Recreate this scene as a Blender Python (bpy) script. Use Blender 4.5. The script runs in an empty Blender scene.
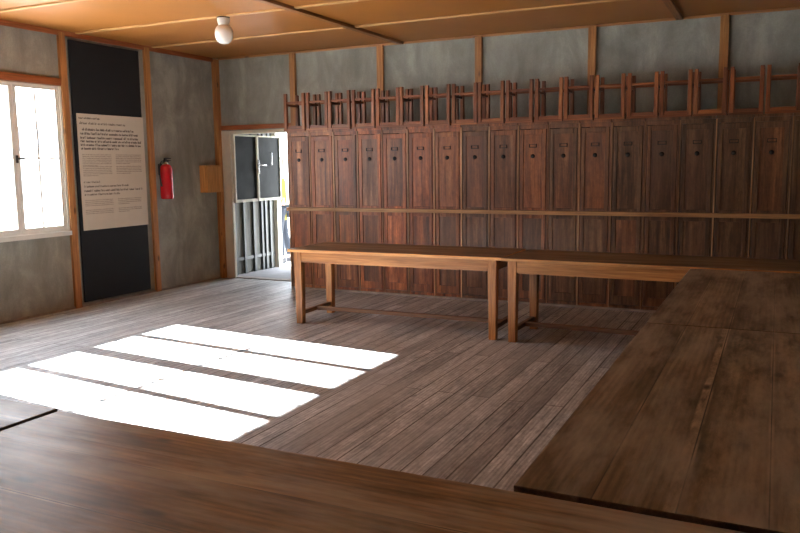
import bpy, bmesh, math, random
from mathutils import Vector, Matrix
random.seed(7)
sc = bpy.context.scene
COL = sc.collection
H = 3.037

# ------------------------------------------------------------------ materials
def newmat(name):
    m = bpy.data.materials.new(name); m.use_nodes = True
    nt = m.node_tree
    for n in list(nt.nodes): nt.nodes.remove(n)
    out = nt.nodes.new('ShaderNodeOutputMaterial')
    b = nt.nodes.new('ShaderNodeBsdfPrincipled')
    nt.links.new(b.outputs[0], out.inputs[0])
    return m, nt, b, out

def N(nt, t, **kw):
    n = nt.nodes.new(t)
    for k, v in kw.items():
        if k in n.inputs: n.inputs[k].default_value = v
        else: setattr(n, k, v)
    return n

def coords(nt, rnd=True):
    tc = N(nt, 'ShaderNodeTexCoord')
    if not rnd: return tc.outputs['Object']
    oi = N(nt, 'ShaderNodeObjectInfo')
    mul = N(nt, 'ShaderNodeVectorMath', operation='SCALE'); mul.inputs[0].default_value = (37.3, 51.7, 23.9)
    nt.links.new(oi.outputs['Random'], mul.inputs['Scale'])
    add = N(nt, 'ShaderNodeVectorMath', operation='ADD')
    nt.links.new(tc.outputs['Object'], add.inputs[0]); nt.links.new(mul.outputs[0], add.inputs[1])
    return add.outputs[0]

def ramp(nt, src, stops):
    r = N(nt, 'ShaderNodeValToRGB')
    el = r.color_ramp.elements
    while len(el) < len(stops): el.new(0.5)
    for e, (p, c) in zip(el, stops):
        e.position = p; e.color = (*c, 1) if len(c) == 3 else c
    nt.links.new(src, r.inputs[0]); return r.outputs[0]

def mix(nt, a, b, fac, mode='MIX'):
    m = N(nt, 'ShaderNodeMix', data_type='RGBA', blend_type=mode)
    for s, i in ((fac, 0), (a, 6), (b, 7)):
        if hasattr(s, 'links'): nt.links.new(s, m.inputs[i])
        elif i == 0: m.inputs[0].default_value = s
        else: m.inputs[i].default_value = (*s, 1)
    return m.outputs[2]

def scaled(nt, v, s):
    mp = N(nt, 'ShaderNodeMapping'); mp.inputs['Scale'].default_value = s
    nt.links.new(v, mp.inputs[0]); return mp.outputs[0]

def perm(axis, along, across):
    s = [across] * 3; s['xyz'.index(axis)] = along; return tuple(s)

def wood(name, axis, dark, mid, light, rough=0.5, vary=0.15, knots=0.5, bump=0.15, planks=None, seam=(0.02, 0.012, 0.008),
         wear=None, stain=None, rnd=True, spec=0.5, grain=0.0, streak=(0.9, 14), scuff=0.0, scs=(14, 30), worn=None, stripes=()):
    """grain along axis; planks=(length, width, gap, across_axis) adds boards with seams"""
    m, nt, b, out = newmat(name)
    v = coords(nt, rnd)
    n1 = N(nt, 'ShaderNodeTexNoise', Scale=1.0, Detail=6.0, Roughness=0.6, Distortion=0.6)
    nt.links.new(scaled(nt, v, perm(axis, *streak)), n1.inputs['Vector'])
    n2 = N(nt, 'ShaderNodeTexNoise', Scale=1.0, Detail=4.0, Roughness=0.6)
    nt.links.new(scaled(nt, v, perm(axis, 4, 120)), n2.inputs['Vector'])
    c = ramp(nt, n1.outputs[0], [(0.3, dark), (0.5, mid), (0.72, light)])
    f = ramp(nt, n2.outputs[0], [(0.35, (0.72, 0.70, 0.68)), (0.6, (1.08, 1.06, 1.04))])
    c = mix(nt, c, f, 1.0, 'MULTIPLY')
    hgt = n2.outputs[0]
    if grain:
        wv = N(nt, 'ShaderNodeTexWave', Scale=1.0, Distortion=5.0, Detail=3.0); wv.inputs['Detail Scale'].default_value = 0.8
        wv.bands_direction = 'XYZ'['xyz'.index(axis) - 2] if 0 else {'x': 'Y', 'y': 'X', 'z': 'X'}[axis]
        nt.links.new(scaled(nt, v, perm(axis, 0.8, 13.0)), wv.inputs['Vector'])
        g = ramp(nt, wv.outputs[0], [(0.0, (1 - grain,) * 3), (0.5, (1, 1, 1)), (1.0, (1 + grain * 0.6,) * 3)])
        c = mix(nt, c, g, 1.0, 'MULTIPLY')
    if vary and rnd:
        oi = N(nt, 'ShaderNodeObjectInfo')
        vr = ramp(nt, oi.outputs['Random'], [(0, (1 - vary,) * 3), (1, (1 + vary,) * 3)])
        c = mix(nt, c, vr, 1.0, 'MULTIPLY')
    if planks:
        L, W, gap, ac = planks
        sep = N(nt, 'ShaderNodeSeparateXYZ')
        tc = N(nt, 'ShaderNodeTexCoord'); nt.links.new(tc.outputs['Object'], sep.inputs[0])
        cmb = N(nt, 'ShaderNodeCombineXYZ')
        nt.links.new(sep.outputs['XYZ'.index(axis.upper())], cmb.inputs[0])
        nt.links.new(sep.outputs['XYZ'.index(ac.upper())], cmb.inputs[1])
        br = N(nt, 'ShaderNodeTexBrick')
        br.inputs['Scale'].default_value = 1.0
        br.inputs['Brick Width'].default_value = L; br.inputs['Row Height'].default_value = W
        br.inputs['Mortar Size'].default_value = gap; br.inputs['Mortar Smooth'].default_value = 0.1
        br.inputs['Color1'].default_value = (0.72, 0.70, 0.68, 1); br.inputs['Color2'].default_value = (1.22, 1.21, 1.18, 1)
        br.inputs['Mortar'].default_value = (1, 1, 1, 1); br.offset = 0.37
        nt.links.new(cmb.outputs[0], br.inputs['Vector'])
        c = mix(nt, c, br.outputs['Color'], 1.0, 'MULTIPLY')
        if worn:      # pale rubbed arrises along the seams
            b2 = N(nt, 'ShaderNodeTexBrick'); b2.offset = 0.37
            b2.inputs['Scale'].default_value = 1.0; b2.inputs['Brick Width'].default_value = L; b2.inputs['Row Height'].default_value = W
            b2.inputs['Mortar Size'].default_value = 0.011; b2.inputs['Mortar Smooth'].default_value = 0.6
            nt.links.new(cmb.outputs[0], b2.inputs['Vector'])
            nw = N(nt, 'ShaderNodeTexNoise', Scale=1.0, Detail=4.0); nt.links.new(scaled(nt, v, perm(axis, 2.5, 9)), nw.inputs['Vector'])
            wm = ramp(nt, nw.outputs[0], [(0.46, (0, 0, 0)), (0.62, (worn[1],) * 3)])
            mm = N(nt, 'ShaderNodeMath', operation='MULTIPLY'); nt.links.new(b2.outputs['Fac'], mm.inputs[0]); nt.links.new(wm, mm.inputs[1])
            c = mix(nt, c, worn[0], mm.outputs[0])
        for pos, wid, amt in stripes:   # long pale scuffs in the board itself
            sb = N(nt, 'ShaderNodeMath', operation='SUBTRACT'); nt.links.new(sep.outputs['XYZ'.index(ac.upper())], sb.inputs[0]); sb.inputs[1].default_value = pos
            ab = N(nt, 'ShaderNodeMath', operation='ABSOLUTE'); nt.links.new(sb.outputs[0], ab.inputs[0])
            mr = N(nt, 'ShaderNodeMapRange'); mr.inputs['From Min'].default_value = wid; mr.inputs['From Max'].default_value = wid * 0.6
            nt.links.new(ab.outputs[0], mr.inputs['Value'])
            nw = N(nt, 'ShaderNodeTexNoise', Scale=1.0, Detail=6.0, Roughness=0.7); nt.links.new(scaled(nt, v, perm(axis, 4, 16)), nw.inputs['Vector'])
            wm = ramp(nt, nw.outputs[0], [(0.40, (0, 0, 0)), (0.58, (amt,) * 3)])
            mm = N(nt, 'ShaderNodeMath', operation='MULTIPLY'); nt.links.new(mr.outputs[0], mm.inputs[0]); nt.links.new(wm, mm.inputs[1])
            c = mix(nt, c, worn[0] if worn else light, mm.outputs[0])
        c = mix(nt, c, seam, br.outputs['Fac'])
    if scuff:
        ns = N(nt, 'ShaderNodeTexNoise', Scale=1.0, Detail=8.0, Roughness=0.75)
        nt.links.new(scaled(nt, v, perm(axis, *scs)), ns.inputs['Vector'])
        c = mix(nt, c, ramp(nt, ns.outputs[0], [(0.33, (1 - scuff,) * 3), (0.5, (1, 1, 1)), (0.68, (1 + scuff,) * 3)]), 1.0, 'MULTIPLY')
    if knots:
        vo = N(nt, 'ShaderNodeTexVoronoi', Scale=1.0); vo.inputs['Randomness'].default_value = 1.0
        nt.links.new(scaled(nt, v, perm(axis, 3.2, 8.0)), vo.inputs['Vector'])
        k0 = ramp(nt, vo.outputs['Distance'], [(0.07, (1, 1, 1)), (0.16, (0, 0, 0))])
        k1 = ramp(nt, vo.outputs['Color'], [(0.36, (0, 0, 0)), (0.40, (1, 1, 1))])
        k = mix(nt, k0, k1, 1.0, 'MULTIPLY')
        kk = N(nt, 'ShaderNodeMath', operation='MULTIPLY'); kk.inputs[1].default_value = knots
        nt.links.new(k, kk.inputs[0])
        c = mix(nt, c, tuple(x * 0.25 for x in dark), kk.outputs[0])
    if wear:   # large pale scuffed patches
        wc, amt, sc_ = wear
        n3 = N(nt, 'ShaderNodeTexNoise', Scale=1.0, Detail=5.0, Roughness=0.65)
        nt.links.new(scaled(nt, v, perm(axis, sc_ * 0.7, sc_ * 3)), n3.inputs['Vector'])
        w = ramp(nt, n3.outputs[0], [(0.44, (0, 0, 0)), (0.66, (amt,) * 3)])
        c = mix(nt, c, wc, w)
    if stain:
        st, amt, sc_ = stain
        n4 = N(nt, 'ShaderNodeTexNoise', Scale=sc_, Detail=3.0)
        nt.links.new(v, n4.inputs['Vector'])
        w = ramp(nt, n4.outputs[0], [(0.5, (0, 0, 0)), (0.7, (amt,) * 3)])
        c = mix(nt, c, st, w)
    nt.links.new(c, b.inputs['Base Color'])
    rr = ramp(nt, n1.outputs[0], [(0.3, (min(1, rough + 0.1),) * 3), (0.7, (rough - 0.06,) * 3)])
    nt.links.new(rr, b.inputs['Roughness'])
    b.inputs['Specular IOR Level'].default_value = spec
    bp = N(nt, 'ShaderNodeBump', Strength=bump, Distance=0.0008)
    nt.links.new(hgt, bp.inputs['Height'])
    if planks:
        bp2 = N(nt, 'ShaderNodeBump', Strength=0.6, Distance=0.004); bp2.invert = True
        nt.links.new(br.outputs['Fac'], bp2.inputs['Height']); nt.links.new(bp.outputs[0], bp2.inputs['Normal'])
        nt.links.new(bp2.outputs[0], b.inputs['Normal'])
    else: nt.links.new(bp.outputs[0], b.inputs['Normal'])
    return m

def plain(name, col, rough=0.5, metal=0.0, var=0.08, scale=8.0, emit=None):
    m, nt, b, out = newmat(name)
    n = N(nt, 'ShaderNodeTexNoise', Scale=scale, Detail=4.0)
    nt.links.new(coords(nt), n.inputs['Vector'])
    c = ramp(nt, n.outputs[0], [(0.3, tuple(x * (1 - var) for x in col)), (0.7, tuple(min(1, x * (1 + var)) for x in col))])
    nt.links.new(c, b.inputs['Base Color'])
    b.inputs['Roughness'].default_value = rough; b.inputs['Metallic'].default_value = metal
    return m

def fibreboard(name, a, b_, c_):
    m, nt, b, out = newmat(name)
    v = coords(nt, False)
    n1 = N(nt, 'ShaderNodeTexNoise', Scale=2.2, Detail=8.0, Roughness=0.65, Distortion=0.4)
    nt.links.new(scaled(nt, v, (1.3, 1.3, 0.7)), n1.inputs['Vector'])
    n2 = N(nt, 'ShaderNodeTexNoise', Scale=1.0, Detail=4.0)
    nt.links.new(scaled(nt, v, (7, 7, 0.7)), n2.inputs['Vector'])
    c = ramp(nt, n1.outputs[0], [(0.36, a), (0.5, b_), (0.64, c_)])
    s = ramp(nt, n2.outputs[0], [(0.35, (0.91, 0.92, 0.93)), (0.65, (1.06, 1.06, 1.04))])
    c = mix(nt, c, s, 1.0, 'MULTIPLY')
    n3 = N(nt, 'ShaderNodeTexNoise', Scale=60.0, Detail=3.0); nt.links.new(v, n3.inputs['Vector'])
    s = ramp(nt, n3.outputs[0], [(0.3, (0.93,) * 3), (0.7, (1.05,) * 3)])
    c = mix(nt, c, s, 1.0, 'MULTIPLY')
    nt.links.new(c, b.inputs['Base Color']); b.inputs['Roughness'].default_value = 0.75
    bp = N(nt, 'ShaderNodeBump', Strength=0.15, Distance=0.003); nt.links.new(n3.outputs[0], bp.inputs['Height'])
    nt.links.new(bp.outputs[0], b.inputs['Normal'])
    return m

def glassmat(name, tint=(1, 1, 1), refl=0.06, rough=0.02):
    m, nt, b, out = newmat(name); nt.nodes.remove(b)
    t = N(nt, 'ShaderNodeBsdfTransparent'); t.inputs[0].default_value = (*tint, 1)
    g = N(nt, 'ShaderNodeBsdfGlossy'); g.inputs['Roughness'].default_value = rough
    mx = N(nt, 'ShaderNodeMixShader'); mx.inputs[0].default_value = refl
    nt.links.new(t.outputs[0], mx.inputs[1]); nt.links.new(g.outputs[0], mx.inputs[2]); nt.links.new(mx.outputs[0], out.inputs[0])
    return m

M = {}
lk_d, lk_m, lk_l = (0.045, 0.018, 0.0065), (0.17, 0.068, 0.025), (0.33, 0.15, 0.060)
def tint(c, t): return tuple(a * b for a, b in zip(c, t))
LT = [(1.55, 1.3, 1.0), (1.75, 1.2, 0.9), (1.3, 1.08, 0.9), (0.95, 0.95, 0.95), (0.85, 1.0, 1.1), (0.72, 0.88, 1.0), (0.62, 0.78, 0.85)]  # bright red to dark brown: light falloff along the row put into the tint
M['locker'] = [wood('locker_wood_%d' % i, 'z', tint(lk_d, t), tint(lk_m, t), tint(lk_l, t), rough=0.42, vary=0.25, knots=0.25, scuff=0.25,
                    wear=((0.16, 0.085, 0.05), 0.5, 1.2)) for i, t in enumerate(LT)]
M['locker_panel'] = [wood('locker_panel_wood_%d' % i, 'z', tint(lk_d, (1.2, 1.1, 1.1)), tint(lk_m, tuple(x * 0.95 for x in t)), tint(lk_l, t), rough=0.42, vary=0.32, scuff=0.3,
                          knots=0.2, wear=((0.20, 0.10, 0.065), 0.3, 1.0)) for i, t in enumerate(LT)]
M['locker_edge'] = wood('locker_worn_edge_wood', 'z', (0.20, 0.09, 0.035), (0.40, 0.21, 0.09), (0.55, 0.36, 0.20), rough=0.5, vary=0.4, knots=0.1)
M['rail'] = wood('rail_wood', 'x', (0.30, 0.14, 0.05), (0.46, 0.24, 0.09), (0.58, 0.33, 0.14), rough=0.5, knots=0.3)
st = ((0.10, 0.028, 0.009), (0.25, 0.078, 0.024), (0.42, 0.16, 0.05))
M['stool'] = {a: wood('stool_wood_' + a, a, *st, rough=0.4, vary=0.3, knots=0.2) for a in 'xyz'}
tb = ((0.17, 0.058, 0.013), (0.42, 0.168, 0.042), (0.62, 0.29, 0.085))
M['table'] = {a: wood('table_frame_wood_' + a, a, *tb, rough=0.38, vary=0.12, knots=0.4) for a in 'xyz'}
TOPC = ((0.065, 0.046, 0.027), (0.20, 0.145, 0.090), (0.36, 0.285, 0.195))
TOPK = dict(grain=0.25, rough=0.36, knots=0.9, bump=0.3, seam=(0.022, 0.012, 0.007), wear=((0.50, 0.44, 0.36), 0.7, 2.0), vary=0.08,
            streak=(1.4, 9), scuff=0.3, scs=(7, 18), worn=((0.50, 0.37, 0.24), 0.85), spec=0.6)
M['stretch'] = {a: wood('worn_stretcher_wood_' + a, a, (0.07, 0.030, 0.015), (0.17, 0.08, 0.04), (0.28, 0.15, 0.08), rough=0.5, knots=0.3) for a in 'xyz'}
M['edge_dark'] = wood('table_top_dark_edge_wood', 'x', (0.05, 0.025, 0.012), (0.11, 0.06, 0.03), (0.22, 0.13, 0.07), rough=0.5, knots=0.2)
M['top'] = wood('table_top_wood', 'x', *TOPC, planks=(9.0, 0.195, 0.002, 'y'), **TOPK)
M['top_striped'] = wood('table_top_striped_wood', 'x', *TOPC, planks=(9.0, 0.195, 0.002, 'y'), stripes=((0.405, 0.017, 0.95), (0.29, 0.10, 0.5), (0.12, 0.07, 0.6)), **TOPK)
M['top_broad'] = wood('table_top_broad_board_wood', 'x', (0.085, 0.044, 0.018), (0.215, 0.122, 0.056), (0.36, 0.225, 0.12), planks=(9.0, 0.262, 0.002, 'y'), stripes=((0.62, 0.012, 0.5),), **TOPK)
M['top_warm'] = wood('table_top_warm_wood', 'x', (0.10, 0.058, 0.024), (0.20, 0.125, 0.058), (0.32, 0.21, 0.11), grain=0.2, rough=0.38, knots=0.5, bump=0.25,
                planks=(9.0, 0.195, 0.0015, 'y'), seam=(0.05, 0.02, 0.01), wear=((0.30, 0.19, 0.11), 0.35, 1.6), vary=0.1, scuff=0.2, streak=(1.2, 10))
M['edge'] = wood('table_top_edge_wood', 'x', (0.38, 0.16, 0.045), (0.60, 0.29, 0.09), (0.74, 0.42, 0.16), rough=0.4, knots=0.2)
M['floor'] = wood('floor_boards', 'y', (0.25, 0.257, 0.27), (0.43, 0.44, 0.455), (0.60, 0.61, 0.62), grain=0.2, streak=(1.6, 16), scuff=0.35, rough=0.50, knots=0.55, bump=0.4, rnd=False,
                  planks=(2.9, 0.125, 0.005, 'x'), worn=((0.55, 0.50, 0.46), 0.5), seam=(0.05, 0.035, 0.028), wear=((0.48, 0.46, 0.44), 0.5, 0.8), stain=((0.25, 0.22, 0.20), 0.35, 1.3))
M['wall'] = fibreboard('wall_fibreboard', (0.235, 0.232, 0.195), (0.30, 0.295, 0.25), (0.40, 0.39, 0.335))
M['ceil'] = plain('ceiling_hardboard', (0.35, 0.128, 0.020), 0.5, var=0.07, scale=1.5)
M['ceil_batten'] = wood('ceiling_batten_wood', 'x', (0.48, 0.26, 0.09), (0.60, 0.34, 0.13), (0.70, 0.43, 0.18), rough=0.5, knots=0.5)
M['ceil_beam'] = wood('ceiling_cross_batten_wood', 'y', (0.16, 0.06, 0.02), (0.24, 0.10, 0.03), (0.32, 0.15, 0.05), rough=0.5, knots=0.3)
pw = ((0.28, 0.11, 0.03), (0.46, 0.20, 0.06), (0.60, 0.30, 0.10))
M['post'] = {a: wood('post_wood_' + a, a, *pw, rough=0.5, vary=0.12, knots=0.8) for a in 'xyz'}
rw = ((0.20, 0.055, 0.015), (0.34, 0.10, 0.03), (0.44, 0.16, 0.055))
M['railwood'] = {a: wood('rail_red_wood_' + a, a, *rw, rough=0.5, vary=0.1, knots=0.4) for a in 'xyz'}
M['white'] = plain('window_paint', (0.72, 0.70, 0.63), 0.45, var=0.05)
M['cream'] = plain('door_frame_paint', (0.60, 0.56, 0.45), 0.5, var=0.06)
M['black'] = plain('black_board', (0.006, 0.007, 0.009), 0.8, var=0.1)
M['paper'] = plain('sheet_paper', (0.64, 0.58, 0.47), 0.6, var=0.02)
M['ink'] = plain('printed_ink', (0.10, 0.08, 0.07), 0.8)
M['inkgrey'] = plain('grey_ink', (0.36, 0.30, 0.235), 0.8)
M['red'] = plain('red_enamel', (0.55, 0.012, 0.02), 0.25, var=0.03)
M['blackplastic'] = plain('black_plastic', (0.02, 0.02, 0.022), 0.4)
M['chrome'] = plain('chrome', (0.6, 0.6, 0.6), 0.25, metal=1.0)
M['iron'] = plain('dark_iron', (0.035, 0.03, 0.027), 0.5, metal=0.6)
M['label'] = plain('label_card', (0.30, 0.18, 0.11), 0.6)
M['glass'] = glassmat('window_glass')
M['darkglass'] = plain('dark_backed_glass', (0.012, 0.014, 0.013), 0.6, var=0.6, scale=5.0)
M['darkglass'].node_tree.nodes['Principled BSDF'].inputs['Specular IOR Level'].default_value = 0.12
M['greyboards'] = wood('vestibule_boards', 'z', (0.11, 0.11, 0.10), (0.16, 0.16, 0.14), (0.21, 0.205, 0.185), rough=0.8, knots=0.1, rnd=False)
M['darkbatten'] = plain('dark_batten_paint', (0.05, 0.055, 0.05), 0.5)
M['concrete'] = plain('concrete', (0.24, 0.22, 0.22), 0.8, var=0.12, scale=5)
M['gravel'] = plain('pale_gravel', (0.62, 0.60, 0.57), 0.9, var=0.12, scale=3)
M['lampglass'] = plain('opal_glass', (0.86, 0.82, 0.74), 0.22, var=0.01)
M['porcelain'] = plain('porcelain', (0.80, 0.75, 0.66), 0.35, var=0.01)
M['boxwood'] = wood('box_wood', 'z', (0.42, 0.18, 0.05), (0.56, 0.26, 0.08), (0.66, 0.34, 0.11), rough=0.45, knots=0.1)
M['bwhite'] = plain('white_render', (0.72, 0.72, 0.72), 0.8)
M['broof'] = plain('slate_roof', (0.012, 0.017, 0.026), 0.9)
M['broof'].node_tree.nodes['Principled BSDF'].inputs['Specular IOR Level'].default_value = 0.1
M['dust'] = plain('dusty_pale_wood', (0.30, 0.25, 0.21), 0.8, var=0.3, scale=10)
M['skin'] = plain('skin', (0.55, 0.33, 0.24), 0.5)
M['jacket'] = plain('yellow_cloth', (0.12, 0.10, 0.025), 0.7)
M['jacket'].node_tree.nodes['Principled BSDF'].inputs['Specular IOR Level'].default_value = 0.0
M['jeans'] = plain('blue_denim', (0.006, 0.009, 0.016), 0.9)
M['hair'] = plain('brown_hair', (0.06, 0.035, 0.02), 0.6)
M['shoe'] = plain('dark_shoe', (0.02, 0.02, 0.025), 0.5)

# ------------------------------------------------------------------ mesh helpers
class MB:
    def __init__(s): s.bm = bmesh.new()
    def box(s, x0, x1, y0, y1, z0, z1, bev=0.0, mat=None):
        vs = [s.bm.verts.new(((x0, x1)[i & 1], (y0, y1)[(i >> 1) & 1], (z0, z1)[(i >> 2) & 1])) for i in range(8)]
        fs = []
        for f in ((0, 2, 3, 1), (4, 5, 7, 6), (0, 1, 5, 4), (2, 6, 7, 3), (0, 4, 6, 2), (1, 3, 7, 5)):
            fs.append(s.bm.faces.new([vs[i] for i in f]))
        if mat is not None:
            for f in fs: f.material_index = mat
        if bev:
            es = {e for f in fs for e in f.edges}
            bmesh.ops.bevel(s.bm, geom=list(es), offset=bev, segments=2, profile=0.6, affect='EDGES')
        return s
    def taper(s, cx, cy, z0, z1, a, b_, bev=0.003):
        """square leg: half-widths a at z0 and b_ at z1"""
        vs = []
        for z, h in ((z0, a), (z1, b_)):
            for dx, dy in ((-1, -1), (1, -1), (1, 1), (-1, 1)): vs.append(s.bm.verts.new((cx + dx * h, cy + dy * h, z)))
        fs = [s.bm.faces.new([vs[i] for i in f]) for f in ((3, 2, 1, 0), (4, 5, 6, 7), (0, 1, 5, 4), (1, 2, 6, 5), (2, 3, 7, 6), (3, 0, 4, 7))]
        if bev:
            bmesh.ops.bevel(s.bm, geom=list({e for f in fs for e in f.edges}), offset=bev, segments=2, profile=0.6, affect='EDGES')
        return s
    def lathe(s, prof, n=24, c=(0, 0, 0)):
        rings = []
        for r, z in prof:
            if r < 1e-6: rings.append([s.bm.verts.new((c[0], c[1], c[2] + z))])
            else: rings.append([s.bm.verts.new((c[0] + r * math.cos(2 * math.pi * k / n), c[1] + r * math.sin(2 * math.pi * k / n), c[2] + z)) for k in range(n)])
        for a, b_ in zip(rings, rings[1:]):
            for k in range(n):
                q = [a[k % len(a)], a[(k + 1) % len(a)], b_[(k + 1) % len(b_)], b_[k % len(b_)]]
                u = []
                for w in q:
                    if w not in u: u.append(w)
                if len(u) > 2: s.bm.faces.new(u)
        for f in s.bm.faces: f.smooth = True
        return s
    def tube(s, pts, r, n=10, caps=True):
        pts = [Vector(p) for p in pts]; rings = []
        for i, p in enumerate(pts):
            d = (pts[min(i + 1, len(pts) - 1)] - pts[max(i - 1, 0)]).normalized()
            a = d.cross(Vector((0, 0, 1)) if abs(d.z) < 0.9 else Vector((1, 0, 0))).normalized(); b_ = d.cross(a)
            rr = r[i] if isinstance(r, (list, tuple)) else r
            rings.append([s.bm.verts.new(p + a * rr * math.cos(2 * math.pi * k / n) + b_ * rr * math.sin(2 * math.pi * k / n)) for k in range(n)])
        for a, b_ in zip(rings, rings[1:]):
            for k in range(n): 
                f = s.bm.faces.new((a[k], a[(k + 1) % n], b_[(k + 1) % n], b_[k])); f.smooth = True
        if caps:
            s.bm.faces.new(rings[0][::-1]); s.bm.faces.new(rings[-1])
        return s
    def build(s, name, mats, parent=None, loc=(0, 0, 0), rz=0.0):
        me = bpy.data.meshes.new(name)
        bmesh.ops.recalc_face_normals(s.bm, faces=s.bm.faces[:])
        s.bm.to_mesh(me); s.bm.free()
        for m in (mats if isinstance(mats, (list, tuple)) else [mats]): me.materials.append(m)
        o = bpy.data.objects.new(name, me); COL.objects.link(o)
        o.location = loc; o.rotation_euler = (0, 0, rz)
        if parent is not None: o.parent = parent
        return o

def tag(o, label=None, cat=None, group=None, kind=None):
    if label: o['label'] = label
    if cat: o['category'] = cat
    if group: o['group'] = group
    if kind: o['kind'] = kind
    return o
def empty(name, loc=(0, 0, 0), rz=0.0):
    o = bpy.data.objects.new(name, None); COL.objects.link(o); o.empty_display_size = 0.1
    o.location = loc; o.rotation_euler = (0, 0, rz); return o
def struct(mb, name, mat, **kw): return tag(mb.build(name, mat, **kw), kind='structure')
def copy_tree(o, parent=None):
    c = o.copy(); COL.objects.link(c)
    if parent is not None: c.parent = parent
    for ch in list(o.children): copy_tree(ch, c)
    return c

# ------------------------------------------------------------------ room shell
XR, YF, T = 9.7, -10.4, 0.14
DX0, DX1, DZ = 0.225, 1.22, 2.005           # doorway
struct(MB().box(-T, XR + T, YF - T, T, -0.1, 0), 'floor', M['floor'])
struct(MB().box(-T, XR + T, YF - T, T, H, H + 0.1), 'ceiling', M['ceil'])
struct(MB().box(-T, DX0 - 0.145, 0, T, 0, H).box(DX0 - 0.145, DX1 + 0.06, 0, T, DZ + 0.045, H).box(DX1 + 0.06, XR + T, 0, T, 0, H), 'wall_back', M['wall'])
WZ0, WZ1 = 0.885, 2.44
WIN = [(-3.798, -2.655), (-5.055, -3.888), (-7.57, -6.408)]      # openings in the left wall; the last is unseen, added for light
w = MB(); y = 0.0
for a, b_ in WIN:
    w.box(-T, 0, b_, y, 0, H); w.box(-T, 0, a, b_, 0, WZ0); w.box(-T, 0, a, b_, WZ1, H); y = a
w.box(-T, 0, YF - T, y, 0, H)
struct(w, 'wall_left', M['wall'])
RWIN = [(-4.2, -3.1), (-8.2, -7.1)]
w = MB(); y = 0.0
RW = []
for a, b_ in RW:
    pass
w.box(XR, XR + T, YF - T, y, 0, H)
struct(w, 'wall_right', M['wall'])
FW = []
w = MB(); x = 0.0
for a, b_ in FW:
    w.box(x, a, YF - T, YF, 0, H); w.box(a, b_, YF - T, YF, 0, WZ0); w.box(a, b_, YF - T, YF, WZ1, H); x = b_
w.box(x, XR, YF - T, YF, 0, H)
struct(w, 'wall_front', M['wall'])

def window(n, axis, a, b_, wall, inward):
    """axis 'y': window in an x=wall plane, spanning a..b_ along y; inward = +1/-1"""
    def bx(mb, u0, u1, d0, d1, z0, z1, bev=0.003):
        d0, d1 = sorted((wall + inward * d0, wall + inward * d1))
        if axis == 'y': mb.box(d0, d1, u0, u1, z0, z1, bev)
        else: mb.box(u0, u1, d0, d1, z0, z1, bev)
    r = MB()
    f = 0.020
    bx(r, a, a + f, -0.11, 0.012, WZ0, WZ1); bx(r, b_ - f, b_, -0.11, 0.012, WZ0, WZ1)
    bx(r, a + f, b_ - f, -0.11, 0.012, WZ0, WZ0 + f); bx(r, a + f, b_ - f, -0.11, 0.012, WZ1 - f, WZ1)
    root = struct(r, 'window_%d' % n, M['white'])
    m = (a + b_) / 2
    for s0, s1 in ((a + f, m), (m, b_ - f)):
        s = MB(); g = 0.027; gl = 0.045 if s0 == m else g; gr = 0.045 if s1 == m else g
        bx(s, s0 + .001, s0 + gl, -0.036, 0.006, WZ0 + f, WZ1 - f); bx(s, s1 - gr, s1 - .001, -0.036, 0.006, WZ0 + f, WZ1 - f)
        bx(s, s0 + g, s1 - g, -0.036, 0.006, WZ0 + f, WZ0 + f + g + .012); bx(s, s0 + g, s1 - g, -0.036, 0.006, WZ1 - f - g, WZ1 - f)
        c = (s0 + s1) / 2
        bx(s, c - 0.011, c + 0.011, -0.030, -0.002, WZ0 + f + g, WZ1 - f - g)
        bx(s, s0 + g, s1 - g, -0.028, -0.004, 1.662, 1.682)
        so = s.build('sash', M['white'], root)
        p = MB(); bx(p, s0 + g - .005, s1 - g + .005, -0.018, -0.015, WZ0 + f + g - .005, WZ1 - f - g + .005, 0)
        p.build('pane', M['glass'], so)
    h = MB(); bx(h, m - 0.012, m + 0.012, 0.003, 0.018, 1.62, 1.70); bx(h, m - 0.004, m + 0.075, 0.016, 0.030, 1.655, 1.672)
    h.build('latch', M['iron'], root)
    s = MB(); bx(s, a - 0.02, b_ + 0.02, 0.0, 0.055, WZ0 - 0.055, WZ0 - 0.005, 0.004); bx(s, a, b_, -0.11, 0.02, WZ0 - 0.012, WZ0 + .004, 0.002)
    s.build('window_sill', M['white'], root)
for i, (a, b_) in enumerate(WIN): window(i + 1, 'y', a, b_, 0.0, 1)
for i, (a, b_) in enumerate(FW): window(i + 5, 'x', a, b_, YF, 1)

# posts, rails and battens of the frame
tn = [0]
def trim(mb, mat):
    tn[0] += 1; return struct(mb, 'trim_%d' % tn[0], mat)
PW, PD = 0.085, 0.035
for y in (-1.32, -2.583, -3.843, -5.10, -6.36, -7.62, -8.90):
    trim(MB().box(0, PD, y - PW / 2, y + PW / 2, 0, H - 0.02, 0.004), M['post']['z'])
trim(MB().box(0, 0.075, -0.075, 0, 0, H - 0.02, 0.004), M['post']['z'])          # corner post
for x in (1.284, 2.569, 3.855, 5.163, 6.493, 7.80, 9.1):
    trim(MB().box(x - 0.042, x + 0.042, -0.04, 0, 0 if x > 1.3 else 0, H - 0.02, 0.004), M['post']['z'])
trim(MB().box(0.0, 0.03, -10.3, -0.075, H - 0.055, H - 0.002, 0.004), M['railwood']['y'])   # plate at the top of the left wall
trim(MB().box(0.075, XR, -0.022, 0, H - 0.028, H - 0.002, 0.003), M['post']['x'])
trim(MB().box(0.075, 1.242, -0.03, 0, 2.062, 2.122, 0.004), M['railwood']['x'])
ys = [-2.626, -3.843 + .0425]
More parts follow.
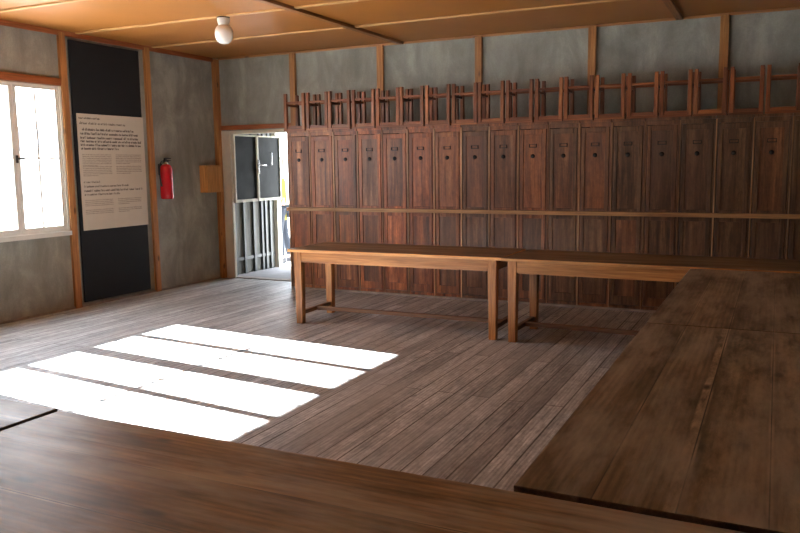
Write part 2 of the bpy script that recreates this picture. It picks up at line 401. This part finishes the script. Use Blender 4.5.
for a, b_ in ((-3.80, -2.626), (-5.057, -3.886), (-7.577, -6.403)):
    trim(MB().box(0, 0.03, a, b_, WZ1 + 0.008, WZ1 + 0.085, 0.004), M['railwood']['y'])
    trim(MB().box(0, 0.02, b_ - 0.034 if 0 else b_ - 0.028, b_ - 0.002, WZ0, WZ1, 0.003), M['white'])
for y in (-1.225, -2.385, -3.595, -4.80, -6.0, -7.2, -8.4, -9.6):
    trim(MB().box(0.045, XR, y - 0.024, y + 0.024, H - 0.016, H, 0.003), M['ceil_batten'])
for x in (2.86, 6.06, 9.2):
    trim(MB().box(x - 0.035, x + 0.035, -10.3, -0.03, H - 0.034, H - 0.001, 0.003), M['ceil_beam'])
tag(MB().box(0, 0.02, -10.3, -0.075, 0, 0.022, 0.003).build('baseboard_left', M['dust']), kind='structure')
tag(MB().box(1.47, 9.4, -0.483, -0.462, 0, 0.022, 0.004).build('baseboard_back', M['dust']), kind='structure')

# ------------------------------------------------------------------ doorway, half door and vestibule
root = struct(MB().box(DX0 - 0.145, DX0, -0.02, 0.03, 0, DZ + 0.045, 0.004).box(DX0, DX1, -0.02, T, DZ, DZ + 0.045, 0.004)
              .box(DX1, DX1 + 0.06, -0.02, T, 0, DZ + 0.045, 0.004), 'door_1', M['cream'])
d = MB().box(DX0, DX1, 0.0, T, -0.0, 0.012, 0.003); d.build('threshold', M['dust'], root)
# upper half of the door, swung outwards against the vestibule
yA, yB, xp, zA, zB = 0.004, 1.13, 0.228, 1.06, 2.002
lf = MB()
lf.box(xp, xp + 0.04, yA, yA + 0.03, zA, zB, 0.003); lf.box(xp, xp + 0.04, yB - 0.03, yB, zA, zB, 0.003)
lf.box(xp, xp + 0.04, yA + .03, yB - .03, zA, zA + 0.04, 0.003); lf.box(xp, xp + 0.04, yA + .03, yB - .03, zB - 0.02, zB, 0.003)
ym = (yA + yB) / 2 - .02
lf.box(xp, xp + 0.045, ym - 0.02, ym + 0.02, zA, zB, 0.003)
leaf = lf.build('half_door_leaf', M['cream'], root)
MB().box(xp + 0.012, xp + 0.022, yA + 0.02, ym, zA + .02, zB - .01).build('dark_pane', M['darkglass'], leaf)
MB().box(xp + 0.012, xp + 0.022, ym, yB - 0.02, zA + .02, zB - .01).build('dark_pane', M['darkglass'], leaf)
hd = MB().box(xp + 0.045, xp + 0.055, ym - 0.018, ym + 0.018, 1.46, 1.66, 0.003)
hd.tube([(xp + 0.05, ym, 1.58), (xp + 0.095, ym, 1.58), (xp + 0.10, ym + 0.12, 1.575)], 0.010)
hd.build('door_handle', M['chrome'], leaf)
MB().tube([(xp + 0.024, yB - 0.25, 1.58), (xp + 0.05, yB - 0.25, 1.58), (xp + 0.05, yB - 0.25, 1.76), (xp + 0.024, yB - 0.25, 1.76)], 0.008).build('pull_handle', M['chrome'], leaf)
struct(MB().box(-0.06, 0.03, T, 1.24, 0, 2.3), 'wall_vestibule', M['greyboards'])
for yy in (0.24, 0.46, 0.70, 0.90, 1.00, 1.12):
    trim(MB().box(0.03, 0.06, yy - 0.022, yy + 0.022, 0, 2.2, 0.003), M['darkbatten'])
trim(MB().box(0.03, 0.05, T, 1.2, 0.20, 0.25, 0.003), M['darkbatten'])
trim(MB().box(-0.06, 0.10, 1.24, 1.34, 0, 2.3, 0.003), M['cream'])
struct(MB().box(1.42, 1.52, T, 1.34, 0, 2.3).box(0.62, 1.42, 1.24, 1.34, 0, 2.3).box(0.10, 0.62, 1.24, 1.34, 2.08, 2.3), 'wall_vestibule_light_block', M['greyboards'])  # unseen right and outer walls, added to keep daylight out of the vestibule
struct(MB().box(-0.1, 2.2, T, 1.4, 2.3, 2.36), 'ceiling_vestibule', M['cream'])
struct(MB().box(-0.1, 2.2, T, 1.45, -0.1, 0.0), 'floor_vestibule', M['concrete'])
struct(MB().box(-90, 60, 1.45, 110, -0.16, -0.06).box(-90, -T, -70, 1.45, -0.16, -0.06).box(-T, 60, -70, YF - T, -0.16, -0.06), 'ground', M['gravel'])

# a low barrack far across the yard
bb = empty('barrack_building', (-40, 26, -0.06))
tag(bb, 'low white barrack with a grey blue roof, far outside beyond the window', 'building')
MB().box(-5, 5, -25, 25, 0, 2.9).build('wall', M['bwhite'], bb)
rf = MB(); v = [rf.bm.verts.new(p) for p in ((-6, -26, 2.8), (6, -26, 2.8), (6, 26, 2.8), (-6, 26, 2.8), (0, -26, 4.6), (0, 26, 4.6))]
for f in ((0, 1, 4), (1, 2, 5, 4), (2, 3, 5), (3, 0, 4, 5), (3, 2, 1, 0)): rf.bm.faces.new([v[i] for i in f])
rf.build('roof', M['broof'], bb)

# ------------------------------------------------------------------ lockers
LX0, LP, YL, HL = 1.459, 0.3346, -0.456, 1.994
NL = 18
def locker(i):
    base = 4.0 * i / (NL - 1)  # darker tints toward the right, standing in for the light falling off
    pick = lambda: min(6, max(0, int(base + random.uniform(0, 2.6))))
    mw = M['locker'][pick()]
    root = empty('locker', (LX0 + LP * (i + 0.5), YL, 0))
    hw = LP / 2 - 0.0015
    b = MB()
    b.box(-hw, -hw + 0.018, 0.0, 0.44, 0, HL - 0.02, 0.002); b.box(hw - 0.018, hw, 0.0, 0.44, 0, HL - 0.02, 0.002)
    b.box(-hw + .018, hw - .018, 0.42, 0.44, 0, HL - 0.02); b.box(-hw + .018, hw - .018, 0.0, 0.42, 0.0, 0.055, 0.002)
    b.box(-hw, hw, -0.014, 0.44, HL - 0.028, HL, 0.003)
    b.box(-hw + .018, hw - .018, 0.0, 0.02, HL - 0.07, HL - 0.028, 0.002)
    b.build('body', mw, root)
    dw = hw - 0.021
    d = MB(); z0, z1 = 0.06, HL - 0.075; sw = 0.040
    d.box(-dw, -dw + sw, -0.006, 0.016, z0, z1, 0.003); d.box(dw - sw, dw, -0.006, 0.016, z0, z1, 0.003)
    for a, c in ((z0, z0 + 0.09), (0.955, 1.07), (z1 - 0.055, z1)): d.box(-dw + sw, dw - sw, -0.006, 0.016, a, c, 0.003)
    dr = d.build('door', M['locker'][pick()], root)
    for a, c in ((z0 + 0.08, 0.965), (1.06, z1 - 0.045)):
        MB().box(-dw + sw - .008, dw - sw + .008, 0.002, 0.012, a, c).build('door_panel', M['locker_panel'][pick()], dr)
    MB().box(-hw - 0.0015, -hw + 0.0095 * random.choice((0.4, 1, 1.3)), -0.010, 0.004, 0.02, HL - 0.03, 0.002).build('edge_strip', M['locker_edge'], root)
    lz = 1.745
    l = MB(); l.box(-0.042, 0.042, -0.012, -0.002, lz - 0.022, lz - 0.014); l.box(-0.042, -0.035, -0.012, -0.002, lz - 0.022, lz + 0.016)
    l.box(0.035, 0.042, -0.012, -0.002, lz - 0.022, lz + 0.016)
    if i not in (0,): l.box(-0.042, 0.042, -0.010, -0.002, lz + 0.010, lz + 0.016)
    lb = l.build('label_holder', M['iron'], dr)
    MB().lathe([(0, -0.008), (0.020, -0.008), (0.022, 0), (0.022, 0.004), (0, 0.006)], 20).build('lock_plate', M['iron'], dr)
    k = dr.children[-1]; k.rotation_euler = (math.pi / 2, 0, 0); k.location = (0, -0.004, 1.63)
    return root
ordn = ['first', 'second', 'third', 'fourth', 'fifth', 'sixth', 'seventh', 'eighth', 'ninth']
look = []
for i in range(NL):
    r = locker(i)
    if i == 0: s = 'narrow brown wooden locker at the left end of the row, next to the doorway'
    elif i == NL - 1: s = 'dark wooden locker at the right end of the row, at the edge of the photo'
    elif i < 9: s = 'tall reddish brown wooden locker, %s from the doorway in the row' % ordn[i]
    else: s = 'tall dark brown wooden locker, %s from the right end of the visible row' % ordn[NL - 1 - i]
    tag(r, s, 'locker', 'wooden lockers along the back wall')
rail = MB().box(LX0 - 0.01, LX0 + LP * NL, YL - 0.045, YL - 0.012, 0.998, 1.042, 0.003)
rb = rail.build('rail', M['rail'])
tag(rb, 'long narrow wooden batten running across all the locker doors at waist height', 'rail')

# ------------------------------------------------------------------ stools upside down on the lockers
def make_stool():
    root = empty('stool')
    hw, hd, lw = 0.152, 0.15, 0.020
    MB().box(-hw - 0.004, hw + 0.004, -hd - 0.006, hd + 0.006, 0, 0.022, 0.004).build('seat', M['stool']['x'], root)
    for sx in (-1, 1):
        for sy in (-1, 1):
            MB().taper(sx * (hw - lw), sy * (hd - lw), 0.022, 0.46, 0.021, 0.018).build('leg', M['stool']['z'], root)
    for sy in (-1, 1):
        MB().box(-hw + 2 * lw, hw - 2 * lw, sy * (hd - lw) - 0.009, sy * (hd - lw) + 0.009, 0.022, 0.062, 0.002).build('apron', M['stool']['x'], root)
        MB().box(-hw + 2 * lw, hw - 2 * lw, sy * (hd - lw) - 0.009, sy * (hd - lw) + 0.009, 0.335, 0.360, 0.002).build('stretcher', M['stool']['x'], root)
    for sx in (-1, 1):
        MB().box(sx * (hw - lw) - 0.009, sx * (hw - lw) + 0.009, -hd + 2 * lw, hd - 2 * lw, 0.022, 0.062, 0.002).build('apron', M['stool']['y'], root)
        MB().box(sx * (hw - lw) - 0.009, sx * (hw - lw) + 0.009, -hd + 2 * lw, hd - 2 * lw, 0.31, 0.335, 0.002).build('stretcher', M['stool']['y'], root)
    return root
st0 = make_stool()
SX = [1.575 + 0.3225 * i for i in range(18)]
for i in range(18):
    s = st0 if i == 0 else copy_tree(st0)
    s.location = (SX[i], YL + 0.155 + random.uniform(-0.015, 0.02), HL)
    s.rotation_euler = (0, 0, math.radians(random.uniform(-0.8, 0.8)))
    if i == 0: t = 'small wooden stool standing upside down on the locker nearest the doorway'
    elif i == 17: t = 'small dark stool upside down on the lockers at the right edge of the photo'
    elif i < 9: t = 'small wooden stool upside down on the lockers, %s from the left' % ordn[i]
    else: t = 'small wooden stool upside down on the lockers, %s from the right' % ordn[17 - i]
    tag(s, t, 'stool', 'upturned stools on top of the lockers')

# ------------------------------------------------------------------ tables
TH = 0.74
def make_table(L, W, top, inset, label, loc, rz, TH=0.74):
    """origin at the front-left corner, length along +x, width along +y"""
    root = empty('long_table', loc, rz)
    tag(root, label, 'table', 'long wooden tables set end to end')
    tt = 0.028
    t = MB().box(0, L, 0, W, TH - tt, TH, 0.004)
    t.bm.faces.ensure_lookup_table()
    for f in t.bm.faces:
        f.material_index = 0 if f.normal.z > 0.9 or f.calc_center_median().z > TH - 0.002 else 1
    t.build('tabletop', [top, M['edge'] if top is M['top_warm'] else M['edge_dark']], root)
    ix, iy, a = 0.045, 0.045, 0.040
    for sx in (ix + a, L - ix - a - inset):
        for sy in (iy + a, W - iy - a):
            MB().taper(sx, sy, 0, TH - tt, 0.033, a, 0.004).build('leg', M['table']['z'], root)
    for sy in (iy + 0.018, W - iy - 0.018):
        MB().box(ix + 2 * a, L - ix - 2 * a - inset, sy - 0.012, sy + 0.012, TH - tt - 0.105, TH - tt, 0.003).build('apron', M['table']['x'], root)
    for sx in (ix + 0.03, L - ix - 0.03 - inset):
        MB().box(sx - 0.012, sx + 0.012, iy + 2 * a, W - iy - 2 * a, TH - tt - 0.105, TH - tt, 0.003).build('apron', M['table']['y'], root)
        sx2 = ix + a if sx < 1 else L - ix - a - inset
        MB().box(sx2 - 0.02, sx2 + 0.02, iy + 2 * a - .006, W - iy - 2 * a + .006, 0.085, 0.125, 0.003).build('stretcher', M['stretch']['y'], root)
    MB().box(ix + a + 0.02, L - ix - a - 0.02 - inset, W / 2 - 0.025, W / 2 + 0.025, 0.087, 0.123, 0.003).build('stretcher', M['stretch']['x'], root)
    return root
R = math.radians
make_table(2.185, 0.765, M['top_warm'], 0.015, 'honey brown table standing free near the doorway, its full length and legs in view', (2.74, -2.42, 0), R(1.0), 0.748)
make_table(2.33, 0.765, M['top_warm'], 0, 'brown table along the lockers whose right end meets the long table row on the right', (4.925, -2.40, 0), R(-1.7), 0.745)
# right-hand row: origin corner so that length runs along -y ... rotate +90 deg: local x -> +y, local y -> -x
make_table(2.215, 0.78, M['top_striped'], 0, 'worn brown tabletop on the right, nearer to the camera, with a pale scuffed stripe', (6.472 + 0.78, -6.945, 0), R(90))
make_table(2.215, 0.78, M['top'], 0, 'worn dark tabletop on the right, farther away, touching the table by the lockers', (6.472 + 0.78, -4.722, 0), R(90))
make_table(2.23, 0.78, M['top_broad'], 0, 'large brown tabletop filling the bottom foreground, nearest the camera', (4.892, -6.978 - 0.78, 0), 0)
make_table(2.205, 0.78, M['top_broad'], 0, 'greyish tabletop in the lower left corner behind a dark gap', (4.868 - 2.205, -6.962 - 0.78, 0), 0)

# ------------------------------------------------------------------ things on the left wall
db = MB().box(0.012, 0.03, -2.495, -1.462, 0.05, H - 0.085, 0.002).build('display_board', M['black'])
tag(db, 'tall black display board on the left wall between two posts', 'board')
SY0, SY1, SZ0, SZ1 = -2.455, -1.452, 0.862, 2.166
sh = empty('information_sheet', (0.029, (SY0 + SY1) / 2, SZ0))
tag(sh, 'cream information sheet with printed text mounted on the black board', 'sign')
sw, shh = SY1 - SY0, SZ1 - SZ0
MB().box(0.001, 0.009, -sw / 2, sw / 2, 0, shh, 0.001).build('sheet', M['paper'], sh)
ink, grey = MB(), MB()
rng = random.Random(3)
def line(mb, u0, u1, f, hgt, wt=1.0):
    """one line of small print: words of letter strokes, u across 0..1, f down 0..1"""
    z = shh * (1 - f); y = -sw / 2 + u0 * sw; ye = -sw / 2 + u1 * sw
    while y < ye:
        n = rng.randint(2, 9)
        for k in range(n):
            if y > ye: break
            cw = hgt * 0.62
            up = hgt * (1.0 if rng.random() < 0.3 else 0.68)
            mb.box(0.0088, 0.0096, y, y + hgt * 0.17 * wt, z, z + up)
            q = rng.random()
            if q < 0.8: mb.box(0.0088, 0.0096, y, y + cw * 0.75, z + (up * 0.9 if q < 0.4 else 0) - (0), z + (up * 0.9 if q < 0.4 else 0) + hgt * 0.13 * wt)
            if q > 0.3: mb.box(0.0088, 0.0096, y + cw * 0.6, y + cw * 0.6 + hgt * 0.15 * wt, z, z + hgt * 0.66)
            y += cw
        y += hgt * 0.45
B = 0.026
line(ink, 0.02, 0.33, 0.045, B * 0.8, 1.3)
line(ink, 0.03, 0.70, 0.090, B, 1.1)
for f, u in ((0.143, 0.84), (0.178, 0.91), (0.213, 0.89), (0.243, 0.94), (0.274, 0.93), (0.305, 0.58)): line(ink, 0.03 + (0.03 if f < 0.15 else 0), u, f, B, 1.5)
for f0, n in ((0.352, 5), (0.455, 4)):
    for k in range(n + 2): line(grey, 0.04, (0.46 if k < n + 1 else 0.25), f0 + k * 0.0155, 0.011, 1.4)
    for k in range(n + 1): line(grey, 0.53, (0.93 if k < n else 0.75), f0 + k * 0.0155, 0.011, 1.8)
line(ink, 0.04, 0.27, 0.592, B * 0.8, 1.0)
line(ink, 0.04, 0.70, 0.630, B * 0.85, 1.3)
for f, u in ((0.668, 0.93), (0.700, 0.55)): line(ink, 0.04, u, f, B * 0.9, 1.3)
for f0, n in ((0.745, 3), (0.83, 2)):
    for k in range(n + 1): line(grey, 0.04, 0.45, f0 + k * 0.0155, 0.011, 1.4)
    for k in range(n + 1): line(grey, 0.53, 0.9 if k < n else 0.7, f0 + k * 0.0155, 0.011, 1.8)
ink.build('printed_text', M['ink'], sh); grey.build('small_print', M['inkgrey'], sh)

# fire extinguisher hanging on the wall
ex = empty('fire_extinguisher', (0.10, -1.165, 1.165))
tag(ex, 'red fire extinguisher with black valve and hose hanging on the left wall', 'fire extinguisher')
MB().lathe([(0, 0.0), (0.070, 0.0), (0.078, 0.012), (0.080, 0.05), (0.080, 0.36), (0.074, 0.395), (0.052, 0.425), (0.028, 0.437), (0, 0.438)], 28).build('cylinder', M['red'], ex)
MB().lathe([(0.026, 0.434), (0.028, 0.455), (0.022, 0.465), (0.0, 0.466)], 18).build('collar', M['chrome'], ex)
MB().box(-0.022, 0.022, -0.03, 0.035, 0.462, 0.488, 0.005).box(-0.015, 0.015, -0.01, 0.085, 0.500, 0.515, 0.004).box(-0.015, 0.015, 0.02, 0.08, 0.474, 0.486, 0.003).box(-0.012, 0.012, -0.02, 0.01, 0.485, 0.512, 0.003).build('valve', M['blackplastic'], ex)
MB().tube([(0, -0.03, 0.475), (0, -0.07, 0.472), (0, -0.105, 0.43), (0, -0.115, 0.36), (0, -0.112, 0.27), (0, -0.10, 0.20), (0, -0.088, 0.16)], [0.008] * 5 + [0.010, 0.011]).build('hose', M['blackplastic'], ex)
MB().box(-0.10, -0.082, -0.03, 0.03, 0.30, 0.44, 0.003).box(-0.084, -0.070, -0.02, 0.02, 0.34, 0.37, 0.002).build('wall_bracket', M['iron'], ex)

bx_ = empty('wall_box', (0, -0.245, 1.215))
tag(bx_, 'small plain orange wooden box fixed on the left wall beside the doorway', 'box')
MB().box(0.0, 0.135, -0.17, 0.135, 0, 0.36, 0.004).build('casing', M['boxwood'], bx_)
MB().box(-0.0, 0.143, -0.175, 0.14, 0.352, 0.368, 0.003).build('lid', M['boxwood'], bx_)

# ceiling lamp
lp = empty('ceiling_lamp', (2.04, -2.375, H - 0.016))
tag(lp, 'white opal globe lamp on a porcelain socket fixed to the ceiling batten', 'lamp')
MB().lathe([(0, 0), (0.062, 0), (0.062, -0.010), (0, -0.010)], 28).build('mounting_plate', M['iron'], lp)
MB().lathe([(0.060, -0.010), (0.064, -0.03), (0.054, -0.065), (0.050, -0.078), (0, -0.078)], 28).build('socket', M['porcelain'], lp)
MB().lathe([(0.046, -0.076), (0.070, -0.092), (0.086, -0.125), (0.091, -0.160), (0.086, -0.198), (0.068, -0.232), (0.040, -0.252), (0, -0.259)], 32).build('globe', M['lampglass'], lp)

# ------------------------------------------------------------------ person outside
def person(loc, rz):
    root_me = bpy.data.meshes.new('person')
    V = [(0, 0, .92), (0, 0, 1.12), (0, 0, 1.36), (0, -.01, 1.47), (0, -.02, 1.53), (0, -.03, 1.62), (0, -.02, 1.70),
         (.10, 0, .88), (.11, -.04, .48), (.12, .02, .09), (.13, -.10, .04),
         (-.10, 0, .88), (-.11, .05, .48), (-.12, .12, .09), (-.13, .0, .04),
         (.17, 0, 1.40), (.23, .03, 1.14), (.25, -.06, .92), (.25, -.09, .83),
         (-.17, 0, 1.40), (-.23, .03, 1.14), (-.25, -.06, .92), (-.25, -.09, .83)]
    Ed = [(0, 1), (1, 2), (2, 3), (3, 4), (4, 5), (5, 6), (0, 7), (7, 8), (8, 9), (9, 10), (0, 11), (11, 12), (12, 13), (13, 14),
          (2, 15), (15, 16), (16, 17), (17, 18), (2, 19), (19, 20), (20, 21), (21, 22)]
    Rr = [.14, .13, .15, .06, .055, .09, .08, .09, .06, .045, .04, .09, .06, .045, .04, .06, .045, .035, .03, .06, .045, .035, .03]
    def skin(name, vs, es, rs, mat, parent=None, grow=0.0, root_i=0):
        me = bpy.data.meshes.new(name); me.from_pydata(vs, es, []); me.materials.append(mat)
        o = bpy.data.objects.new(name, me); COL.objects.link(o)
        o.modifiers.new('s', 'SKIN'); 
        for i, r in enumerate(rs):
            q = me.skin_vertices[0].data[i]; q.radius = ((r + grow), (r + grow) * (0.75 if r > .1 else 1)); q.use_root = (i == root_i)
        m = o.modifiers.new('u', 'SUBSURF'); m.levels = 2; m.render_levels = 2
        if parent: o.parent = parent
        return o
    body = skin('person', V, Ed, Rr, M['skin'])
    body.location = loc; body.rotation_euler = (0, 0, rz)
    def sub(name, idx, mat, grow, ends=()):
        mp = {a: i for i, a in enumerate(idx)}
        es = [(mp[a], mp[b_]) for a, b_ in Ed if a in mp and b_ in mp]
        return skin(name, [V[i] for i in idx], es, [Rr[i] for i in idx], mat, body, grow)
    V.append((0, 0, .70)); Ed.append((0, 23)); Rr.append(.16)
    sub('jacket', [0, 1, 2, 15, 16, 17, 19, 20, 21, 23], M['jacket'], 0.022)
    sub('trousers', [0, 7, 8, 9, 11, 12, 13], M['jeans'], 0.014)
    MB().lathe([(0, .0), (.085, .0), (.100, .05), (.085, .11), (.04, .145), (0, .15)], 16).build('hair', M['hair'], body, loc=(0, 0.0, 1.62))
    for i in (10, 14):
        x, y, z = V[i]; MB().box(x - .045, x + .045, y - .06, y + .18, 0, .085, 0.02).build('shoe', M['shoe'], body)
    return body
pp = person((-0.50, 2.2, -0.06), R(-60))
tag(pp, 'person in a yellow jacket and blue jeans walking outside the open doorway', 'person')

# ------------------------------------------------------------------ light
sun = bpy.data.lights.new('sun', 'SUN'); sun.energy = 25.0; sun.angle = R(0.53); sun.color = (0.95, 0.97, 1.0)
so = bpy.data.objects.new('sun', sun); COL.objects.link(so)
d = Vector((1, -0.104, -0.553)).normalized()
so.rotation_euler = d.to_track_quat('-Z', 'Y').to_euler(); so.location = (-10, 0, 8)
wd = bpy.data.worlds.new('sky'); sc.world = wd; wd.use_nodes = True
nt = wd.node_tree
for n in list(nt.nodes): nt.nodes.remove(n)
o = nt.nodes.new('ShaderNodeOutputWorld'); bg = nt.nodes.new('ShaderNodeBackground')
tc = nt.nodes.new('ShaderNodeTexCoord'); sp = nt.nodes.new('ShaderNodeSeparateXYZ')
nt.links.new(tc.outputs['Generated'], sp.inputs[0])
cr = ramp(nt, sp.outputs[2], [(0.0, (0.90, 0.94, 1.0)), (0.5, (0.74, 0.86, 1.0))])
nt.links.new(cr, bg.inputs[0]); bg.inputs[1].default_value = 2.8
nt.links.new(bg.outputs[0], o.inputs[0])
def portal(name, loc, rot, sx, sy):
    l = bpy.data.lights.new(name, 'AREA'); l.shape = 'RECTANGLE'; l.size = sx; l.size_y = sy; l.cycles.is_portal = True
    p = bpy.data.objects.new(name, l); COL.objects.link(p); p.location = loc; p.rotation_euler = rot
for a, b_ in WIN: portal('window_portal', (-0.13, (a + b_) / 2, (WZ0 + WZ1) / 2), (0, R(-90), 0), WZ1 - WZ0, b_ - a)
for a, b_ in FW: portal('window_portal', ((a + b_) / 2, YF - 0.13, (WZ0 + WZ1) / 2), (R(90), 0, 0), b_ - a, WZ1 - WZ0)
portal('door_portal', ((DX0 + DX1) / 2, 0.14, DZ / 2), (R(-90), 0, 0), DX1 - DX0, DZ)

# ------------------------------------------------------------------ camera
cam = bpy.data.cameras.new('camera'); co = bpy.data.objects.new('camera', cam); COL.objects.link(co); sc.camera = co
yw, pt, rl = R(25.857), R(7.398), R(-0.707)
fw = Vector((-math.sin(yw) * math.cos(pt), math.cos(yw) * math.cos(pt), -math.sin(pt)))
rt = Vector((math.cos(yw), math.sin(yw), 0)); up = rt.cross(fw)
r2 = rt * math.cos(rl) + up * math.sin(rl); u2 = -rt * math.sin(rl) + up * math.cos(rl)
mw = Matrix((r2, u2, -fw)).transposed().to_4x4(); mw.translation = Vector((7.038, -8.754, 1.545))
co.matrix_world = mw
cam.sensor_width = 36.0; cam.lens = 775.76 / 800 * 36.0; cam.clip_end = 500; cam.clip_start = 0.05

sc.view_settings.view_transform = 'Standard'; sc.view_settings.look = 'None'
sc.view_settings.gamma = 1.0; sc.view_settings.use_curve_mapping = False
sc.view_settings.exposure = 2.55
sc.cycles.use_denoising = True
sc.cycles.max_bounces = 10; sc.cycles.diffuse_bounces = 6; sc.cycles.glossy_bounces = 3; sc.cycles.transparent_max_bounces = 12
sc.cycles.sample_clamp_indirect = 8.0
